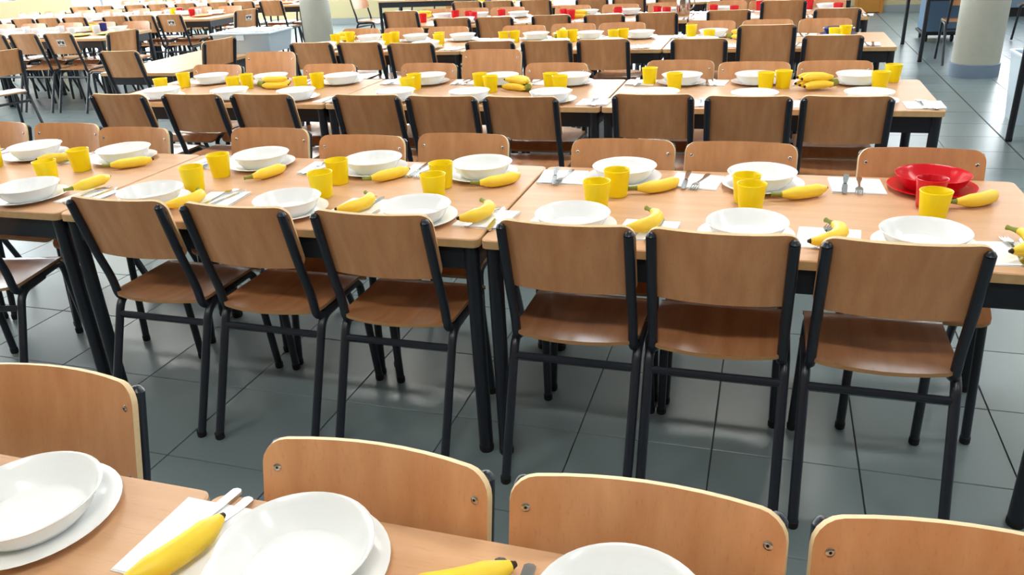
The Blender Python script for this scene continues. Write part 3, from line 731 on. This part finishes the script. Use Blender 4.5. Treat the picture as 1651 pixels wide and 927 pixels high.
# ---------------------------------------------------------------- left block of tables
LROWS = [(7.02, -6.72), (8.90, -6.78), (10.80, -6.60)]
LN = ['front row', 'middle row', 'back row']
for r, (yf, xr) in enumerate(LROWS):
    for k in range(3):
        table(xr-L/2-k*(L+.004), yf+D/2, 'beech dining table in the %s of the left block, %s from the aisle' % (LN[r], ORD[k]), 'dining tables of the left block')
    spots = {0: [-7.05, -7.52, -7.98, -8.5, -8.95, -9.4], 1: [-7.19, -7.62, -8.12, -8.67, -9.15, -9.6, -10.1], 2: [-6.95, -7.42, -7.95, -8.42, -8.95, -9.4, -9.95, -10.4]}[r]
    xs = np.array(spots)
    legs = [xr-k*(L+.004)+o for k in range(5) for o in (-.032, .032)]
    for _ in range(200):
        for i in range(len(xs)-1):
            g = .418-(xs[i]-xs[i+1])
            if g > 0: xs[i] += g/2; xs[i+1] -= g/2
        for i in range(len(xs)):
            for l in legs:
                if abs(xs[i]-l) < .238: xs[i] = l+math.copysign(.239, xs[i]-l)
    for i, x in enumerate(xs):
        chair(x, yf+.005, random.uniform(-.012, .012), 'beech chair on near side of left block %s, %s from the aisle' % (LN[r], ORD[i]), 'beech chairs of the left block', detail=1, sticker=(r, i) in ((0, 0), (1, 0)))
    for i in range(8):
        k, j = divmod(i, 3)
        chair(xr-L/2-k*(L+.004)+.478*(1-j), yf+D-.145, PI+random.uniform(-.012, .012), 'beech chair on far side of left block %s, %s from the aisle' % (LN[r], ORD[i]), 'beech chairs of the left block', detail=1)
    for i in range(7):
        x = xr-.34-.5*i
        for side, s, e0 in (('near', 1, yf), ('far', -1, yf+D)):
            wl = '%s side of left block %s, %s from aisle' % (side, LN[r], ORD[i])
            if i == 0 and (r, side) in ((0, 'near'), (1, 'near'), (2, 'near')): continue
            DISC.extend([(x, e0+s*.15, .128), (x+s*.17, e0+s*.29, .043)])
            colour = 'white_melamine'
            single('plate', PLATE[colour], x, e0+s*.15, HT+.0002, 'white dinner plate, %s' % wl, 'plate', 'plates of the left block')
            single('soup_bowl', BOWL['white_melamine'], x, e0+s*.15, HT+.0068, 'white soup bowl, %s' % wl, 'bowl', 'bowls of the left block')
            single('cup', CUP['clear_plastic'], x+s*.17, e0+s*.29, HT+.0002, 'translucent plastic cup, %s' % wl, 'cup', 'translucent cups of the left block')
def on_table(q, m):
    yf, xr = min(LROWS, key=lambda t: abs(q[1]-t[0]-D/2))
    return np.array([min(q[0], xr-m), min(max(q[1], yf+m), yf+D-m)])
def on_left(name, me, px, py, label, cat, dz=.0002):
    q = on_table(at(px, py, Z=HT)[:2], .05); yf = min(LROWS, key=lambda t: abs(q[1]-t[0]-D/2))[0]; q = q+clear([q], .043, yf+.05, yf+D-.05); DISC.append((q[0], q[1], .043))
    return single(name, me, q[0], q[1], HT+dz, label, cat, 'coloured tableware of the left block')
foodm = mesh('food', lathe([(0, .034), (.03, .032), (.06, .024), (.085, .012), (.088, .008), (0, .008)], 24), 'food')
for px, py, c, lab in ((128, 58, 'green_plastic', 'green plate of food at the corner of left block front row'), (190, 50, 'green_plastic', 'green plate behind the end chair of left block front row'),
                       (352, 22, 'orange_plastic', 'orange plate near the end of left block middle row'), (462, 6, 'orange_plastic', 'orange plate at the end of left block back row')):
    q = on_table(at(px, py, Z=HT)[:2], .135); yq = min(LROWS, key=lambda t: abs(q[1]-t[0]-D/2))[0]; q = q+clear([q], .128, yq+.13, yq+D-.13); DISC.append((q[0], q[1], .128)); e = empty('plate', (q[0], q[1], HT+.0002), 0, lab, 'plate', 'coloured tableware of the left block')
    put('dish', PLATE[c], e); put('food', foodm, e)
for px, py, c, lab in ((146, 52, 'yellow_plastic', 'yellow cup beside the green plate, left block front row'), (168, 50, 'blue_plastic', 'dark blue cup near table end, left block front row'),
                       (313, 26, 'red_plastic', 'red cup at the near edge, left block middle row'), (321, 20, 'red_plastic', 'red cup further in, left block middle row'),
                       (336, 18, 'yellow_plastic', 'yellow cup behind the orange plate, left block middle row'), (447, 5, 'blue_plastic', 'dark blue cup at the end of left block back row')):
    on_left('cup', CUP[c], px, py, lab, 'cup')
# chairs drawn up to the table ends, sitters facing left
for px, py, xp, yaw, lab, st in ((195, 41, -6.32, 80, 'beech chair at the aisle end of left block front row, turned', False), (396, 13, -6.36, 76, 'beech chair with a sticker at the aisle end of left block middle row', True)):
    q = at(px, py, X=xp); a = math.radians(yaw); chair(q[0]-math.sin(a)*.235, q[1]+math.cos(a)*.235, a, lab, 'beech chairs of the left block', detail=1, sticker=st)
# low empty table with the crate
table(-4.665-D/2, 5.56+L/2, 'low empty beech table with daylight glare beside the third row', 'dining tables of the left block', PI/2, .62)
q = at(337, 62, X=-4.55); a = math.radians(80); chair(q[0]-math.sin(a)*.235, q[1]+.13+math.cos(a)*.235, a, 'beech chair pushed against the side of the low empty table', 'beech chairs of the left block')
q = at(189, 82, Z=ZT); chair(q[0], q[1]+.235, .02, 'beech chair at the end of the low empty table, back to viewer', 'beech chairs of the left block')
q = at(4, 82, Z=ZT); a = math.radians(70); chair(q[0]-.05-math.sin(a)*.235, q[1]+math.cos(a)*.235, a, 'beech chair standing free at the left frame edge', 'beech chairs of the left block')
e = empty('storage_crate', (-4.75, 6.84, .6202), .04, 'pale blue plastic storage crate with lid on the low empty table', 'crate')
def tray(hx, hy, h, t, tp):
    o = [(-hx*tp, -hy*tp, 0), (hx*tp, -hy*tp, 0), (hx*tp, hy*tp, 0), (-hx*tp, hy*tp, 0), (-hx, -hy, h), (hx, -hy, h), (hx, hy, h), (-hx, hy, h)]
    i = [(x*(1-t/hx), y*(1-t/hy), z+(t if z == 0 else 0)) for x, y, z in o]
    f = [(3, 2, 1, 0)]+[(k, (k+1) % 4, 4+(k+1) % 4, 4+k) for k in range(4)]+[(8, 9, 10, 11)]+[(12+k, 12+(k+1) % 4, 8+(k+1) % 4, 8+k) for k in range(4)]+[(4+k, 4+(k+1) % 4, 12+(k+1) % 4, 12+k) for k in range(4)]
    return V(o+i, f)
put('tub', mesh('tub', tray(.30, .21, .17, .004, .92), 'crate_plastic', False), e)
put('lid', mesh('lid', join(bbox(-.315, .315, -.225, .225, .171, .19, .005), bbox(-.27, .27, -.18, .18, .19, .198, .004)), 'crate_lid', False), e)
for s in (-1, 1): put('clip', mesh('clip', bbox(-.04, .04, s*.214-.008, s*.214+.008, .12, .17, .003), 'crate_lid', False), e)

# ---------------------------------------------------------------- back of the hall
table(-4.75, 11.45, 'beech dining table standing alone near the cream back wall', 'dining tables at the back')
for x, y, a, lab in ((-5.75, 11.35, -100, 'beech chair at left end of the lone back table'), (-4.95, 12.15, 182, 'beech chair behind the lone back table'), (-5.9, 12.6, 150, 'beech chair standing loose near the cream back wall')):
    chair(x, y, math.radians(a), lab, 'beech chairs at the back', detail=1)
for n, (x0, x1, h, m) in enumerate(((-6.15, -5.25, 2.1, 'door_wood'), (1.30, 1.75, 2.1, 'door_wood'))):
    e = empty('door_%d' % (n+1), ((x0+x1)/2, WALL_B-.03, 0)); e['kind'] = 'structure'; hw = (x1-x0)/2
    put('door_leaf', mesh('door_leaf', bbox(-hw+.05, hw-.05, -.02, .02, .01, h, .004), m, False), e)
    put('door_frame', mesh('door_frame', join(box(-hw, -hw+.05, -.03, .03, 0, h+.05), box(hw-.05, hw, -.03, .03, 0, h+.05), box(-hw+.05, hw-.05, -.03, .03, h, h+.05)), m, False), e)
    put('door_handle', mesh('door_handle', tube(fillet([(hw-.12, -.02, 1.02), (hw-.12, -.06, 1.02), (hw-.22, -.06, 1.02)], .01), .009, 8), 'zinc'), e)
def cabinet(x0, x1, y0, y1, h, m, label, ndoor):
    e = empty('cabinet', ((x0+x1)/2, (y0+y1)/2, 0), 0, label, 'cabinet'); hw, hd = (x1-x0)/2, (y1-y0)/2
    put('body', mesh('body', bbox(-hw, hw, -hd, hd, .13, h, .004), m, False), e)
    put('plinth', mesh('plinth', box(-hw+.02, hw-.02, -hd+.03, hd-.02, 0, .13), 'black', False), e)
    dw = 2*hw/ndoor
    for k in range(ndoor):
        d = put('door', mesh('door', bbox(-hw+k*dw+.004, -hw+(k+1)*dw-.004, -hd-.018, -hd, .135, h-.02, .003), m, False), e)
        put('handle', mesh('handle', bbox(-hw+(k+1)*dw-.05, -hw+(k+1)*dw-.035, -hd-.04, -hd-.018, h*.5, h*.5+.14, .003), 'zinc', False), d)
cabinet(2.62, 3.35, 14.55, 15.1, 1.0, 'cabinet_grey', 'grey-green low cabinet on a black plinth behind the right column', 1)
cabinet(3.38, 4.6, 14.35, 14.95, 1.0, 'cabinet_blue', 'blue-grey low cabinet on a black plinth at the far right', 2)
e = empty('food_trolley', (2.03, 11.9, 0), 0, 'blue steel food trolley on black castors behind the right aisle table', 'trolley')
put('body', mesh('body', bbox(-.19, .19, -.28, .28, .12, 1.25, .01), 'trolley_blue', False), e)
put('bumper', mesh('bumper', bbox(-.21, .21, -.30, .30, .085, .12, .01), 'black', False), e)
for sx in (-1, 1):
    for sy in (-1, 1):
        put('castor', mesh('castor', tube([(sx*.15-.015, sy*.23, .043), (sx*.15+.015, sy*.23, .043)], .043, 16), 'black'), e)
put('handle', mesh('handle', tube(fillet([(-.15, -.28, 1.1), (-.15, -.33, 1.1), (.15, -.33, 1.1), (.15, -.28, 1.1)], .02), .01, 8), 'zinc'), e)
# right aisle tables
table(1.555+D/2, 9.985+L/2, 'beech dining table standing lengthwise behind the right column', 'dining tables of the right aisle', PI/2)
table(1.635+L/2, 6.41-D/2, 'beech dining table at the right frame edge', 'dining tables of the right aisle')
chair(1.945, 9.86+.12, 0, 'beech chair tucked behind the right concrete column', 'chairs of the right aisle', detail=1)
chair(3.1, 11.6, .5, 'beech chair standing far right behind the column', 'chairs of the right aisle', detail=1)
e = empty('plastic_bin', (2.03, 7.05, 0), 0, 'white plastic bin under the table at right frame edge', 'bin')
put('tub', mesh('tub', tray(.24, .2, .5, .005, .85), 'crate_lid', False), e)
put('rim', mesh('rim', join(bbox(-.255, .255, -.215, -.19, .49, .515, .004), bbox(-.255, .255, .19, .215, .49, .515, .004), bbox(-.255, -.23, -.19, .19, .49, .515, .004), bbox(.23, .255, -.19, .19, .49, .515, .004)), 'crate_lid', False), e)
